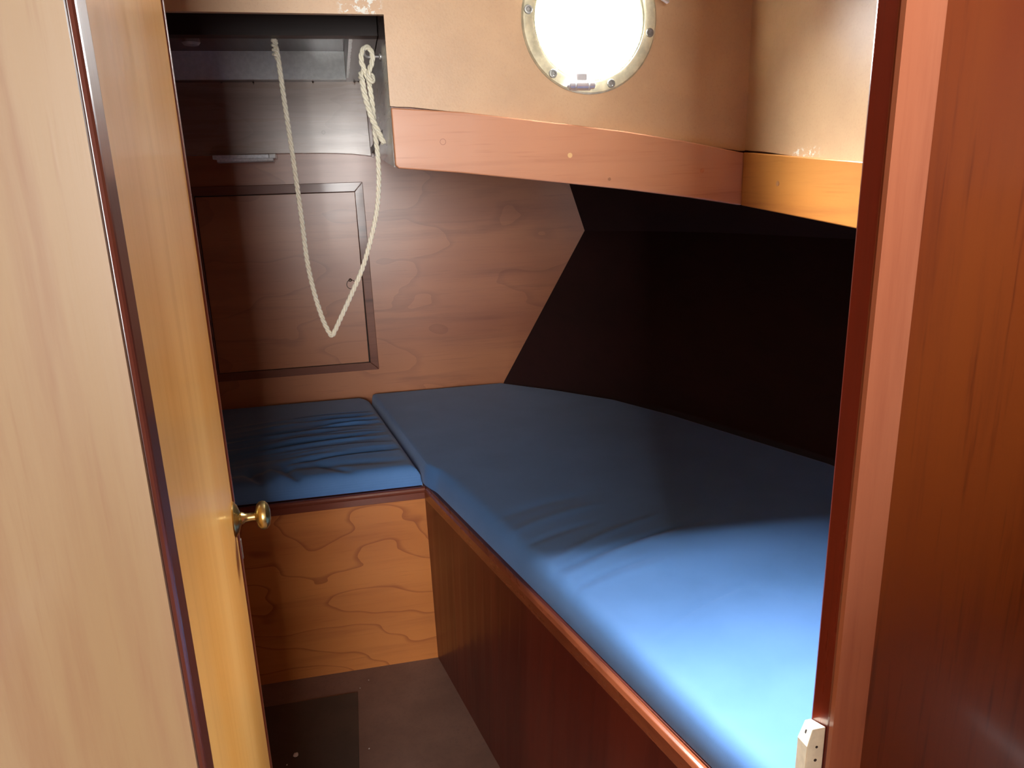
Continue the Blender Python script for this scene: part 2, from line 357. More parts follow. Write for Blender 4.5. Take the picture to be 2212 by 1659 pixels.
# side wall of the coachroof
def gap2(y): return 0.0036 * max(0.0, min(1.0, (y - 1.21) / 0.10)) + 0.0008
def stop(y): return 1.4350 - (1.38 - y) * 0.0740
def sbot(y): return 1.3356 - (1.38 - y) * 0.0690
side = [(y, stop(y) + gap2(y)) for y in [YA + (YC - 0.006 - YA) * i / 60 for i in range(61)]] + [(YC - 0.006, 1.98), (YA, 1.98)]
struct(prism('wall_right', [side], yz(0.757), (0.012, 0, 0), 'lining'), 'tan side wall of the coachroof catching the porthole light', 'wall')
struct(prism('wall_right_core', [[(YA, 1.30), (YC + 0.006, 1.35), (YC + 0.006, 1.98), (YA, 1.98)]], yz(0.770), (0.03, 0, 0), 'door_dark'), 'brown board behind the tan side lining', 'wall')
# roof of the sleeping cabin
struct(prism('ceiling_coachroof', [[(XL - 0.02, YA - 0.02), (0.80, YA - 0.02), (0.80, YC + 0.07), (XL - 0.02, YC + 0.07)]], xy(1.965), (0, 0, 0.02), 'lining'), 'coachroof ceiling over the sleeping cabin', 'ceiling')

# fascia boards
f1 = prism('trim_1', [fbot[:1] and ([(0.0842, 1.4285), (0.0900, 1.4232)] + fbot[1:] + ftop[::-1])], xz(YC - 0.016), (0, 0.018, 0), 'fascia', bevel=0.0022)
struct(f1, 'long reddish fascia board below the porthole', 'trim')
f2 = prism('trim_2', [[(YC - 0.0165, sbot(YC)), (YC - 0.0165, stop(YC)), (0.49, stop(0.49)), (0.49, sbot(0.49))]], yz(0.748), (0.022, 0, 0), 'fascia_side', bevel=0.002)
struct(f2, 'golden fascia board along the right side wall', 'trim')
for (x, z, r, mt) in ((0.402, 1.4378, 0.0045, 'plug_light'), (0.478, 1.3935, 0.0030, 'plug_dark'), (0.664, 1.4037, 0.0045, 'plug_same')):
    lathe('wood_plug', [(0, 0.0006), (r, 0.0006), (r, -0.002)], (x, YC - 0.016, z), (0, -1, 0), mt, f1, n=20)
lathe('wood_plug', [(0, 0.0006), (0.0045, 0.0006), (0.0045, -0.002)], (0.748, 1.236, 1.377), (-1, 0, 0), 'plug_dark', f2, n=20)

# ------------------------------------------------------------------ porthole (window_1)
def ring_bm(bm, prof, c, ax): lathe_bm(bm, prof, c, ax, 72)
w1 = lathe('window_1', [(0.104, 0.0), (0.124, 0.0), (0.1245, 0.004), (0.1215, 0.0065), (0.106, 0.0065), (0.1025, 0.005), (0.1020, -0.012), (0.1035, -0.012), (0.104, 0.0)], (PX, YC - 0.0062, PZ), (0, -1, 0), 'old_brass', n=72)
struct(w1, 'round porthole with a tarnished brass ring', 'window')
lathe('sleeve', [(0.1020, -0.0125), (0.1038, -0.0125), (0.1038, -0.032), (0.1020, -0.032), (0.1020, -0.0125)], (PX, YC - 0.006, PZ), (0, -1, 0), 'white_paint', w1, n=72)
lathe('glass_frame', [(0.0985, -0.010), (0.1015, -0.010), (0.1015, 0.000), (0.1000, 0.002), (0.0985, 0.000), (0.0985, -0.010)], (PX, YC - 0.006, PZ), (0, -1, 0), 'old_brass', w1, n=72)
lathe('glass_pane', [(0, -0.004), (0.0983, -0.004), (0.0983, -0.008), (0, -0.008)], (PX, YC - 0.006, PZ), (0, -1, 0), 'glass', w1, n=64)
for a in (173, 232, 290, 349, 51, 112):
    x = PX + 0.1135 * math.cos(math.radians(a)); z = PZ + 0.1135 * math.sin(math.radians(a))
    lathe('screw', [(0, 0.0012), (0.003, 0.0012), (0.0042, 0.0024), (0.0068, 0.0022), (0.0078, 0.0), (0.0078, -0.002)], (x, YC - 0.0127, z), (0, -1, 0), 'screw', w1, n=22)
hx0 = PX - 0.021; hz = PZ - 0.110
bm = bmesh.new()
box_bm(bm, (hx0 - 0.019, YC - 0.020, hz - 0.008), (hx0 + 0.020, YC - 0.012, hz + 0.006))
hp = finish('hinge', bm, 'steel', w1, bevel=0.0015)
for (a, b, r) in ((-0.027, -0.0235, 0.0042), (-0.023, -0.012, 0.0070), (-0.011, 0.0125, 0.0078), (0.0135, 0.0245, 0.0070)):
    lathe('hinge_knuckle', [(0, 0), (r * 0.85, 0), (r, 0.001), (r, b - a - 0.001), (r * 0.85, b - a), (0, b - a)], (hx0 + a, YC - 0.024, hz), (1, 0, 0), 'steel', hp, n=24)
bm = bmesh.new(); box_bm(bm, (hx0 - 0.010, YC - 0.025, hz + 0.003), (hx0 + 0.011, YC - 0.010, hz + 0.020)); finish('hinge_arm', bm, 'steel', hp, bevel=0.002)
# dog (screw-down latch) at the upper right of the ring
dg = lathe('latch', [(0, 0.03), (0.006, 0.03), (0.0095, 0.026), (0.0095, 0.012), (0.012, 0.010), (0.012, 0.0), (0, 0.0)], (PX + 0.098, YC - 0.013, PZ + 0.044), (0, -1, 0), 'steel', w1, n=24)
bm = bmesh.new()
prism_bm(bm, [[(PX + 0.086, PZ + 0.060), (PX + 0.104, PZ + 0.062), (PX + 0.138, PZ + 0.024), (PX + 0.134, PZ + 0.0205), (PX + 0.106, PZ + 0.036), (PX + 0.090, PZ + 0.038)]], xz(YC - 0.040), (0, 0.008, 0))
finish('latch_wing', bm, 'steel', dg, bevel=0.002)

# ------------------------------------------------------------------ well under the forehatch
def zc(y): return 1.695 + (y - 1.70) * 0.0365
def carl(y): return 0.0848 + (y - 1.38) * 0.0112
chk = [(1.4068, 1.4265), (1.8, 1.446), (2.2, 1.468), (2.779, 1.4925), (2.779, 1.829), (1.4068, 1.829)]
bm = bmesh.new()
v0 = [bm.verts.new((carl(y), y, z)) for y, z in chk]; v1 = [bm.verts.new((carl(y) + 0.012, y, z)) for y, z in chk]
bm.faces.new(v0); bm.faces.new(v1[::-1])
for i in range(len(chk)): bm.faces.new((v0[i], v0[(i + 1) % len(chk)], v1[(i + 1) % len(chk)], v1[i]))
struct(finish('trim_3', bm, 'cheek'), 'varnished side board of the hatch well running forward', 'trim')
bm = bmesh.new()
v0 = [bm.verts.new((x, y, zc(y))) for x, y in ((0.0285, 1.739), (0.0870, 1.739), (0.1, 2.779), (0.0245, 2.779))]
v1 = [bm.verts.new((v.co.x, v.co.y, v.co.z + 0.014)) for v in v0]
bm.faces.new(v0); bm.faces.new(v1[::-1])
for i in range(4): bm.faces.new((v0[i], v0[(i + 1) % 4], v1[(i + 1) % 4], v1[i]))
prism_bm(bm, [[(XL, 2.62), (0.0245, 2.62), (0.0245, 2.779), (XL, 2.779)]], lambda a, b: (a, b, zc(b)), (0, 0, 0.014))
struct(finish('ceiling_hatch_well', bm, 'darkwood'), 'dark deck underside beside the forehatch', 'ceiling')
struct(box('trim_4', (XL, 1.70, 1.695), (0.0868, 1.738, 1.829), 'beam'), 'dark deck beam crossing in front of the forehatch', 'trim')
ht = empty('forehatch', (-0.29, 2.2, 1.72)); tag(ht, 'white painted forehatch well with dark lid overhead beyond the rope', 'hatch')
box('front_coaming', (XL, 2.60, zc(2.6) - 0.004), (0.0235, 2.619, 1.8058), 'white_paint', ht)['label'] = 'white glossy coaming board'
bm = bmesh.new()
pr = [(0.0285 - (y - 1.74) * 0.0046, y) for y in [1.742 + 0.857 * i / 40 for i in range(41)]]
lo = [bm.verts.new((x, y, zc(y) - 0.001)) for x, y in pr]
hi = [bm.verts.new((x - 0.001 * random.random(), y, 1.805)) for x, y in pr]
lo2 = [bm.verts.new((x + 0.006 + 0.0024 * random.random(), y, zc(y) - 0.001)) for x, y in pr]
for i in range(40):
    bm.faces.new((lo[i], lo[i + 1], hi[i + 1], hi[i])); bm.faces.new((lo[i], lo2[i], lo2[i + 1], lo[i + 1]))
finish('side_coaming', bm, 'white_paint', ht)
lid = box('lid', (XL, 1.72, 1.806), (0.06, 2.63, 1.826), 'darkwood', ht)
hk = lathe('hatch_knob', [(0, 0.0), (0.0075, 0.001), (0.009, 0.006), (0.014, 0.022), (0.0185, 0.034), (0.019, 0.040), (0.015, 0.045), (0, 0.047)], (-0.306, 1.85, 1.745), (0, 0, -1), 'knobplastic', ht)
hk['label'] = 'small smoky pear-shaped knob'
lathe('stem', [(0, 0), (0.005, 0), (0.005, 0.065), (0, 0.065)], (-0.306, 1.85, 1.742), (0, 0, 1), 'knobplastic', hk, n=16)

# board across the top of the bulkhead with a notched top edge
top = [(XL, 1.738)]
for nx in (-0.376, -0.276, -0.185, -0.085, 0.052):
    d = 0.010 if nx in (0.052, -0.276) else 0.006
    top += [(nx - 0.0035, 1.7350), (nx, 1.7350 - d), (nx + 0.0035, 1.7350)]
top += [(0.083, 1.727)]
bot = [(0.0885, 1.4905), (0.03, 1.4985), (-0.03, 1.5025), (-0.0866, 1.5045), (-0.2, 1.506), (-0.5, 1.5065), (XL, 1.5065)]
ub = prism('trim_5', [top + bot], xz(2.742), (0, 0.0375, 0), 'upper_board', bevel=0.0012)
struct(ub, 'greyish varnished board across the top of the far bulkhead', 'trim')
def plug_ring(c, r, ax, mat, par): lathe('wood_plug', [(r - 0.0004, -0.001), (r - 0.0003, 0.0004), (r + 0.0003, 0.0004), (r + 0.0004, -0.001)], c, ax, mat, par, n=28)
plug_ring((-0.066, 2.742, 1.572), 0.0055, (0, -1, 0), 'hull', ub)
plug_ring((0.170, YC - 0.016, 1.466), 0.0050, (0, -1, 0), 'door_dark', f1)
struct(prism('trim_6', [[(0.0845, 1.727), (0.098, 1.727), (0.0985, 1.4845), (0.0895, 1.4895)]], xz(2.750), (0, 0.029, 0), 'door_dark'), 'narrow brown batten beside the greyish board', 'trim')

# strip lamp
lp = empty('strip_lamp', (-0.33, 2.71, 1.505)); tag(lp, 'small white strip lamp fixed under the top board of the bulkhead', 'lamp')
box('housing', (-0.425, 2.68, 1.490), (-0.248, 2.741, 1.5035), 'lampbody', lp, bevel=0.002)
box('end_cap', (-0.2475, 2.678, 1.4895), (-0.226, 2.741, 1.5038), 'white_paint', lp, bevel=0.002)['label'] = 'bright white end cap'
bm = bmesh.new()
sweep_bm(bm, [(-0.413, 2.705, 1.4905), (-0.235, 2.705, 1.4905)], [(0.022, 0.0), (0.021, -0.008), (0.012, -0.0115), (-0.012, -0.0115), (-0.021, -0.008), (-0.022, 0.0)])
finish('diffuser', bm, 'lampglass', lp, bevel=0.001)

# ------------------------------------------------------------------ access hatch in the bulkhead
lh = empty('locker_hatch', (-0.24, YB, 0.72)); tag(lh, 'square framed plywood locker hatch set in the far bulkhead behind the hanging rope', 'hatch')
ox0, ox1, oz0, oz1 = -0.545, 0.0552, 0.7190, 1.4050; w = 0.030
def fr(pts): return prism('frame_rail', [pts], xz(YB - 0.008), (0, 0.0085, 0), 'frame_wood', lh, bevel=0.0014)
M['frame_wood'] = wood('hatch_frame_mahogany', (0.25, 0.085, 0.045), (0.19, 0.06, 0.032), (0.09, 0.025, 0.015), 'x', 0.36, 0.3, 0, seed=3.9, streak=0.9)
fr([(ox0, oz1), (ox1 - 0.004, oz1), (ox1 - 0.004 - w, oz1 - w - 0.002), (ox0 + w, oz1 - w)])
fr([(ox1 - 0.0035, oz1 - 0.0006), (ox1 + 0.002, oz0 + 0.001), (ox1 - w + 0.002, oz0 + w), (ox1 - w - 0.0035, oz1 - w - 0.003)])
fr([(ox0, oz0), (ox1 + 0.0015, oz0), (ox1 - w + 0.0015, oz0 + w - 0.001), (ox0 + w, oz0 + w)])
fr([(ox0 - 0.001, oz0), (ox0 - 0.001, oz1), (ox0 + w - 0.001, oz1 - w), (ox0 + w - 0.001, oz0 + w)])
bm = bmesh.new(); box_bm(bm, (ox0 + w - 0.004, YB - 0.0015, oz0 + w - 0.004), (ox1 - w + 0.004, YB - 0.0002, oz1 - w + 0.004)); finish('shadow_gap', bm, 'hole', lh)
box('panel', (ox0 + w + 0.0015, YB - 0.005, oz0 + w + 0.0015), (ox1 - w - 0.0035, YB - 0.001, oz1 - w - 0.0035), 'bulkhead', lh, bevel=0.0008)
pull = lathe('ring_pull', [(0, 0.006), (0.003, 0.006), (0.0055, 0.003), (0.006, 0.0)], (-0.0205, YB - 0.005, 1.061), (0, -1, 0), 'iron', lh, n=18)
bm = bmesh.new(); tube_bm(bm, [(-0.019 + 0.0155 * math.sin(t), YB - 0.0095, 1.0455 + 0.0165 * math.cos(t)) for t in [2 * PI * k / 40 for k in range(40)]], 0.0011, 8, True)
finish('ring', bm, 'iron', pull, smooth=True)

# ------------------------------------------------------------------ seat locker
YS = 1.968
sl = empty('seat_locker', (-0.24, 2.2, 0)); tag(sl, 'orange plywood seat locker under the square blue cushion', 'locker')
bm = bmesh.new(); prism_bm(bm, [[(XL, 0.0), (0.162, 0.0), (0.158, 0.545), (XL, 0.545)]], xz(YS), (0, 0.014, 0)); finish('front_panel', bm, 'seat_ply', sl)
box('top', (XL, YS + 0.014, 0.526), (0.135, YB - 0.001, 0.5648), 'berth', sl)
bm = bmesh.new()
sweep_bm(bm, [(XL, YS, 0.549), (0.142, YS, 0.551)], [(0.008, -0.021), (0.008, -0.002), (0.011, 0.002), (0.012, 0.007), (0.009, 0.0125), (0.003, 0.0145), (-0.006, 0.0135), (-0.010, 0.009), (-0.010, -0.021)])
finish('front_rail', bm, 'seatrail', sl, smooth=False, bevel=0.001)['label'] = 'dark rounded rail'

# ------------------------------------------------------------------ berth base
def xo(y): return 0.140 + 0.252 * (1.95 - y)          # outer side of the rail
def xf(y): return 0.1470 + 0.206 * (1.968 - y)        # foot of the side panel
bb = empty('bunk', (0.8, 1.6, 0)); tag(bb, 'dark red mahogany bunk front under the long blue mattress', 'bunk')
bm = bmesh.new(); n = 30; P = []
for i in range(n + 1):
    y = 1.967 - (1.967 - 0.50) * i / n
    P.append([bm.verts.new(q) for q in ((xf(y), y, 0.0), (xo(y) + 0.004, y, 0.532), (xo(y) + 0.018, y, 0.532), (xf(y) + 0.018, y, 0.0))])
for a, b in zip(P, P[1:]):
    for k in range(4): bm.faces.new((a[k], a[(k + 1) % 4], b[(k + 1) % 4], b[k]))
bm.faces.new(P[0]); bm.faces.new(P[-1])
finish('side_panel', bm, 'berth', bb)
bm = bmesh.new()
pp = [(xo(y) + 0.009, y, 0.548) for y in [1.955 - (1.955 - 0.50) * i / 50 for i in range(51)]]
sweep_bm(bm, pp, [(-0.0095, -0.017), (-0.0095, 0.010), (-0.006, 0.0155), (0.0, 0.0170), (0.005, 0.0155), (0.009, 0.009), (0.0095, -0.017)])
finish('side_rail', bm, 'rail', bb, bevel=0.001)['label'] = 'rounded mahogany rail along the top edge'
bm = bmesh.new()
bt = [(xo(0.50) + 0.02, 0.50), (1.30, 0.50), (1.26, 1.2), (1.15, 1.67), (1.02, 1.97), (0.84, 2.40), (0.50, 2.772), (0.137, 2.772), (0.137, 1.985)]
prism_bm(bm, [bt], xy(0.546), (0, 0, 0.0185)); finish('top', bm, 'berth', bb)

# ------------------------------------------------------------------ cushions
def gauss_line(x, y, a, b, wd, amp):
    """soft ridge along a polyline segment a-b, fading to both ends"""
    ax, ay = a; bx, by = b; dx, dy = bx - ax, by - ay; L = math.hypot(dx, dy)
    t = ((x - ax) * dx + (y - ay) * dy) / (L * L)
    if t < -0.25 or t > 1.25: return 0.0
    bend = 0.04 * L * math.sin(PI * max(0, min(1, t)))
    d = ((x - ax) * dy - (y - ay) * dx) / L + bend
    f = max(0.0, min(1.0, (t + 0.25) / 0.45)) * max(0.0, min(1.0, (1.25 - t) / 0.5)); f = f * f * (3 - 2 * f)
    return amp * f * math.exp(-(d / wd) ** 2)
def cushion(name, left, right, y0, y1, zb, zt, nu, nv, creases, label, cat, rad=0.05, crown=0.004, seam=None, camp=1.0):
    bm = bmesh.new(); T = []; B = []
    for j in range(nv + 1):
        v = j / nv; y = y0 + (y1 - y0) * (0.5 - 0.5 * math.cos(PI * v)) if False else y0 + (y1 - y0) * v
        # denser rows near both ends
        v2 = v + 0.0; a, b = left(y), right(y); rt = []; rb = []
        for i in range(nu + 1):
            u = i / nu; x = a + (b - a) * u
            rl = rad if seam is None else rad * (1 - 0.6 * max(0.0, min(1.0, (y - seam + 0.14) / 0.16)))
            ex = min((x - a) / rl, (b - x) / rad, (y - y0) / rad, (y1 - y) / (rad if seam is None else 0.014))
            k = max(0.0, min(1.0, ex)); prof = math.sqrt(max(0.0, 1 - (1 - k) ** 2.4))
            z = zb + (zt - zb) * (0.15 + 0.85 * prof) + crown * math.sin(PI * u) * math.sin(PI * v)
            for c in creases: z += camp * gauss_line(x, y, *c) * min(1.0, k * 1.6)
            rt.append(bm.verts.new((x, y, z)))
            rb.append(bm.verts.new((x, y, zb)) if i in (0, nu) or j in (0, nv) else None)
        T.append(rt); B.append(rb)
    for j in range(nv):
        for i in range(nu): bm.faces.new((T[j][i], T[j][i + 1], T[j + 1][i + 1], T[j + 1][i]))
        for i in (0, nu): bm.faces.new((T[j][i], T[j + 1][i], B[j + 1][i], B[j][i]))
    for i in range(nu):
        for j in (0, nv): bm.faces.new((T[j][i], T[j][i + 1], B[j][i + 1], B[j][i]))
    for j in range(nv): bm.faces.new((B[j][0], B[j + 1][0], B[j + 1][nu], B[j][nu]))
    o = finish(name, bm, 'fabric', smooth=True); tag(o, label, cat); return o
def ml(y):
    a = xo(y) + 0.0195; b = 0.1460 - (y - 1.945) * 0.1562
    k = max(0.0, min(1.0, (y - 1.90) / 0.09)); k = k * k * (3 - 2 * k)
    return a + (b - a) * k
hull_tab = list(zip([0.44, 0.75, 1.10, 1.40, 1.67, 1.972, 2.19, 2.41, 2.60, 2.78], [1.39, 1.38, 1.35, 1.305, 1.2416, 1.11, 1.015, 0.896, 0.725, 0.532]))
def mr(y): return lerp_tab(y, hull_tab) - 0.004
mcre = [((0.335, 1.335), (0.62, 1.475), 0.010, 0.0045), ((0.345, 1.305), (0.70, 1.420), 0.009, -0.0050), ((0.36, 1.275), (0.66, 1.40), 0.012, 0.0055), ((0.365, 1.235), (0.56, 1.31), 0.009, -0.0045),
        ((0.37, 1.21), (0.56, 1.275), 0.012, 0.004), ((0.30, 1.50), (0.52, 1.58), 0.016, 0.0035), ((0.29, 1.58), (0.5, 1.64), 0.018, -0.003),
        ((0.32, 1.43), (0.48, 1.49), 0.010, -0.0035), ((0.47, 1.055), (0.66, 1.15), 0.008, -0.0035), ((0.46, 1.04), (0.68, 1.135), 0.012, 0.003), ((0.5, 0.85), (0.8, 0.95), 0.03, -0.003)]
cushion('berth_mattress', ml, mr, 0.498, 2.770, 0.5655, 0.628, 170, 300, mcre, 'long blue canvas mattress covering the berth along the right side', 'mattress', 0.040, 0.006, seam=1.96, camp=0.72)
def sl_l(y): return XL + 0.004
def sl_r(y):
    b = 0.1385 - (y - 1.955) * 0.1562
    if y > 2.70: b -= 0.045 * ((y - 2.70) / 0.07) ** 2.0
    return b
scre = []
for k in range(26):
    y = 2.10 + 0.46 * random.random(); x1 = 0.07 - (y - 2.1) * 0.15 + random.uniform(-0.02, 0.01); ln = random.uniform(0.16, 0.46)
    scre.append(((x1 - ln, y - 0.03 * random.random() - ln * 0.05), (x1, y), random.uniform(0.006, 0.014), random.choice((-1, 1)) * random.uniform(0.0012, 0.0030)))
scre += [((-0.46, 2.16), (0.02, 2.27), 0.012, 0.0045), ((-0.46, 2.20), (0.03, 2.31), 0.010, -0.0045), ((-0.44, 2.32), (0.03, 2.38), 0.012, 0.004), ((-0.44, 2.36), (0.02, 2.42), 0.011, -0.004),
         ((-0.20, 1.985), (-0.25, 2.10), 0.012, -0.006), ((-0.30, 1.99), (-0.35, 2.09), 0.012, -0.006), ((-0.24, 1.99), (-0.30, 2.10), 0.014, 0.005), ((-0.42, 2.06), (0.06, 2.05), 0.02, -0.004), ((-0.06, 2.0), (-0.16, 2.10), 0.014, -0.004)]
cushion('seat_cushion', sl_l, sl_r, 1.957 + 0.016, 2.768, 0.5665, 0.622, 190, 200, scre, 'square creased blue canvas cushion on the seat locker', 'cushion', 0.034, 0.004, camp=1.7)

# ------------------------------------------------------------------ floor hatch board and paint flecks
fh = box('floor_hatch', (XL + 0.02, 1.15, 0.0), (-0.0945, 1.862, 0.004), 'hatchfloor', bevel=0.0015)
tag(fh, 'dark square hatch board lying in the brown floor near the door', 'hatch')
def fleck(name, x, y, z, r, label, group=None):
    bm = bmesh.new(); n = 12; c = bm.verts.new((x, y, z + r * 0.25)); ring = []
    for k in range(n):
        q = r * random.uniform(0.8, 1.15); ring.append(bm.verts.new((x + q * math.cos(2 * PI * k / n), y + 1.3 * q * math.sin(2 * PI * k / n), z)))
    for k in range(n): bm.faces.new((c, ring[k], ring[(k + 1) % n]))
    bm.faces.new(ring[::-1])
    tag(finish(name, bm, 'fleck'), label, 'paint fleck', group)
fleck('paint_fleck', -0.2527, 1.655, 0.004, 0.0066, 'large round white paint fleck on the dark floor hatch', 'white flecks on the floor')
fleck('paint_fleck', -0.272, 1.625, 0.004, 0.0018, 'tiny white speck beside the large round paint fleck', 'white flecks on the floor')
for (x, y, r, lb) in ((-0.0695, 1.635, 0.0019, 'tiny white speck on the brown floor just right of the hatch board'), (-0.040, 1.545, 0.0028, 'white paint speck on the brown floor nearest the camera'),
                  (-0.0885, 1.882, 0.0016, 'tiny white speck at the far right corner of the hatch board'), (-0.063, 1.912, 0.0016, 'tiny white speck on the floor nearest the orange seat locker')):
    fleck('paint_fleck', x, y, 0.0, r, lb, 'white flecks on the floor')

# ------------------------------------------------------------------ rope and hook
def catmull(pts, per=14):
    pts = [Vector(p) for p in pts]; out = []
    for i in range(len(pts) - 1):
        p0 = pts[max(i - 1, 0)]; p1 = pts[i]; p2 = pts[i + 1]; p3 = pts[min(i + 2, len(pts) - 1)]
        for k in range(per):
            t = k / per
            out.append(0.5 * ((2 * p1) + (p2 - p0) * t + (2 * p0 - 5 * p1 + 4 * p2 - p3) * t * t + (3 * p1 - p0 - 3 * p2 + p3) * t ** 3))
    out.append(pts[-1]); return out
def resample(pts, step):
    out = [pts[0]]; acc = 0.0
    for a, b in zip(pts, pts[1:]):
        L = (b - a).length
        while acc + L >= step:
            t = (step - acc) / L; a = a + (b - a) * t; out.append(a.copy()); L = (b - a).length; acc = 0.0
        acc += L
    return out
def rope_bm(bm, pts, r=0.0054, pitch=0.038):
    pts = resample(catmull(pts), 0.0022); u = None; m = len(pts); F = []
    for i, p in enumerate(pts):
        t = (pts[min(i + 1, m - 1)] - pts[max(i - 1, 0)]).normalized()
        u = t.orthogonal().normalized() if u is None else (u - t * u.dot(t)).normalized()
        F.append((p, u.copy(), t.cross(u)))
    for s in range(3):
        q = []
        for i, (p, uu, vv) in enumerate(F):
            a = 2 * PI * (i * 0.0022 / pitch + s / 3.0); q.append(p + (uu * math.cos(a) - vv * math.sin(a)) * (r * 0.56))
        tube_bm(bm, q, r * 0.49, 8)
rp = [(-0.1245, 1.746, 1.702), (-0.1245, 1.745, 1.690), (-0.1205, 1.744, 1.664), (-0.1165, 1.742, 1.57), (-0.1112, 1.738, 1.469), (-0.1055, 1.733, 1.32), (-0.1030, 1.730, 1.235), (-0.0945, 1.727, 1.165), (-0.0820, 1.724, 1.105), (-0.0700, 1.722, 1.072), (-0.0645, 1.721, 1.0655), (-0.0590, 1.720, 1.073), (-0.0400, 1.717, 1.108), (-0.0120, 1.712, 1.160), (0.0170, 1.706, 1.218), (0.0380, 1.698, 1.275), (0.0560, 1.690, 1.335), (0.0655, 1.683, 1.395), (0.0680, 1.674, 1.450), (0.0655, 1.668, 1.500), (0.0640, 1.662, 1.560), (0.0605, 1.658, 1.602)]
rope_loc = Vector((-0.03, 1.70, 1.07))
rope = empty('hanging_rope', (-0.065, 1.72, 1.065)); tag(rope, 'cream twisted rope hanging in a long V loop below the forehatch', 'rope')
bm = bmesh.new(); rope_bm(bm, rp); finish('rope_loop', bm, 'rope', rope, smooth=True)
# knot: eye over the hook, turn round the standing part, free tail
bm = bmesh.new()
rope_bm(bm, [(0.0605, 1.658, 1.602), (0.0555, 1.655, 1.618), (0.0490, 1.652, 1.636), (0.0495, 1.650, 1.652), (0.0560, 1.650, 1.6635), (0.0655, 1.652, 1.6640), (0.0715, 1.655, 1.652), (0.0690, 1.652, 1.636), (0.0620, 1.645, 1.620), (0.0600, 1.641, 1.609), (0.0660, 1.644, 1.600), (0.0690, 1.654, 1.606), (0.0640, 1.664, 1.617), (0.0520, 1.664, 1.622), (0.0450, 1.655, 1.614), (0.0465, 1.646, 1.602)], 0.0054)
finish('knot', bm, 'rope', rope, smooth=True)
bm = bmesh.new()
rope_bm(bm, [(0.0465, 1.646, 1.604), (0.0470, 1.642, 1.596), (0.0500, 1.641, 1.572), (0.0585, 1.642, 1.535), (0.0700, 1.642, 1.505), (0.0810, 1.640, 1.478)], 0.0060)
finish('tail_end', bm, 'rope', rope, smooth=True)
bm = bmesh.new(); tube_bm(bm, [(-0.1245, 1.746, 1.690) , (-0.1245, 1.746, 1.694)], 0.0072, 12)
tube_bm(bm, [(-0.1245 + 0.0052 * math.cos(t * 2.5), 1.744 + 0.0052 * math.sin(t * 2.5), 1.688 - 0.0035 * t) for t in [k * 0.4 for k in range(22)]], 0.0028, 8)
finish('whipping', bm, 'rope', rope, smooth=True)
hk2 = lathe('brass_hook', [(0, 0.003), (0.007, 0.003), (0.009, 0.001), (0.009, 0.0)], (carl(1.655), 1.655, 1.648), (-1, 0, 0), 'steel', n=20)
tag(hk2, 'small metal hook on the hatch well side board holding the knotted rope', 'hook')
bm = bmesh.new(); tube_bm(bm, catmull([(0.084, 1.655, 1.648), (0.074, 1.655, 1.648), (0.062, 1.655, 1.6475), (0.055, 1.651, 1.652), (0.0555, 1.647, 1.660)]), 0.0026, 10)
finish('arm', bm, 'steel', hk2, smooth=True)

# ------------------------------------------------------------------ doorway bulkhead
XJL, XJR = -0.1325, 0.3600
nl = prism('wall_near_left', [[(-1.25, 0), (XJL - 0.003, 0), (XJL - 0.003, 1.98), (-1.25, 1.98)]], xz(YA), (0, 0.004, 0), 'left_panel')
struct(box('wall_near_left_core', (-1.25, YA + 0.0045, 0), (XJL - 0.0305, YA + 0.022, 1.98), 'reveal'), 'core of the bulkhead left of the doorway', 'wall')
struct(nl, 'veneered bulkhead left of the doorway in a lit pale tone', 'wall')
struct(box('trim_7', (XJL - 0.030, YA + 0.0045, 0), (XJL + 0.0005, YA + 0.0310, 1.98), 'reveal', bevel=0.005, seg=4), 'dark rounded jamb strip between pale panel and door', 'trim')
nr = prism('wall_near_right', [[(0.385, 0), (1.5, 0), (1.5, 1.98), (0.385, 1.98)]], xz(YA), (0, 0.022, 0), 'right_panel')
struct(nr, 'red mahogany bulkhead right of the doorway', 'wall')
struct(box('trim_8', (XJR, YA - 0.0025, 0), (0.3905, YA + 0.0025, 1.98), 'right_trim'), 'light salmon coloured door casing on the right of the doorway', 'trim')
struct(box('trim_9', (XJR + 0.0008, YA + 0.003, 0), (0.3845, YA + 0.0295, 1.98), 'right_reveal', bevel=0.003), 'deep red door jamb on the right of the doorway', 'trim')
struct(prism('wall_near_top', [[(XJL, 1.86), (0.385, 1.86), (0.385, 1.98), (XJL, 1.98)]], xz(YA), (0, 0.02, 0), 'right_panel'), 'panel above the doorway', 'wall')

# door, hinged on the left and swung into the cabin
H0 = Vector((-0.1365, 0.4955, 0)); H1 = Vector((-0.1825, 0.9560, 0)); dd = (H1 - H0).normalized(); nn = Vector((dd.y, -dd.x, 0))
def door_box(name, s0, s1, t0, t1, z0, z1, mat, parent=None, **kw):
    bm = bmesh.new(); q = [H0 + dd * s0 + nn * t0, H0 + dd * s1 + nn * t0, H0 + dd * s1 + nn * t1, H0 + dd * s0 + nn * t1]
    prism_bm(bm, [[(p.x, p.y) for p in q]], xy(z0), (0, 0, z1 - z0)); return finish(name, bm, mat, parent, **kw)
DL = (H1 - H0).length
door = door_box('door_1', 0.010, DL - 0.012, -0.020, 0.0, 0.03, 1.84, 'door'); struct(door, 'honey coloured cabin door standing open on the left', 'door')
door_box('hinge_lipping', 0.0, 0.0098, -0.020, 0.0008, 0.03, 1.84, 'door_pale', door, bevel=0.003)
door_box('edge_lipping', DL - 0.0118, DL, -0.020, 0.0025, 0.03, 1.84, 'door_dark', door, bevel=0.003)
kc = H0 + dd * (DL - 0.026); kc.z = 0.9885
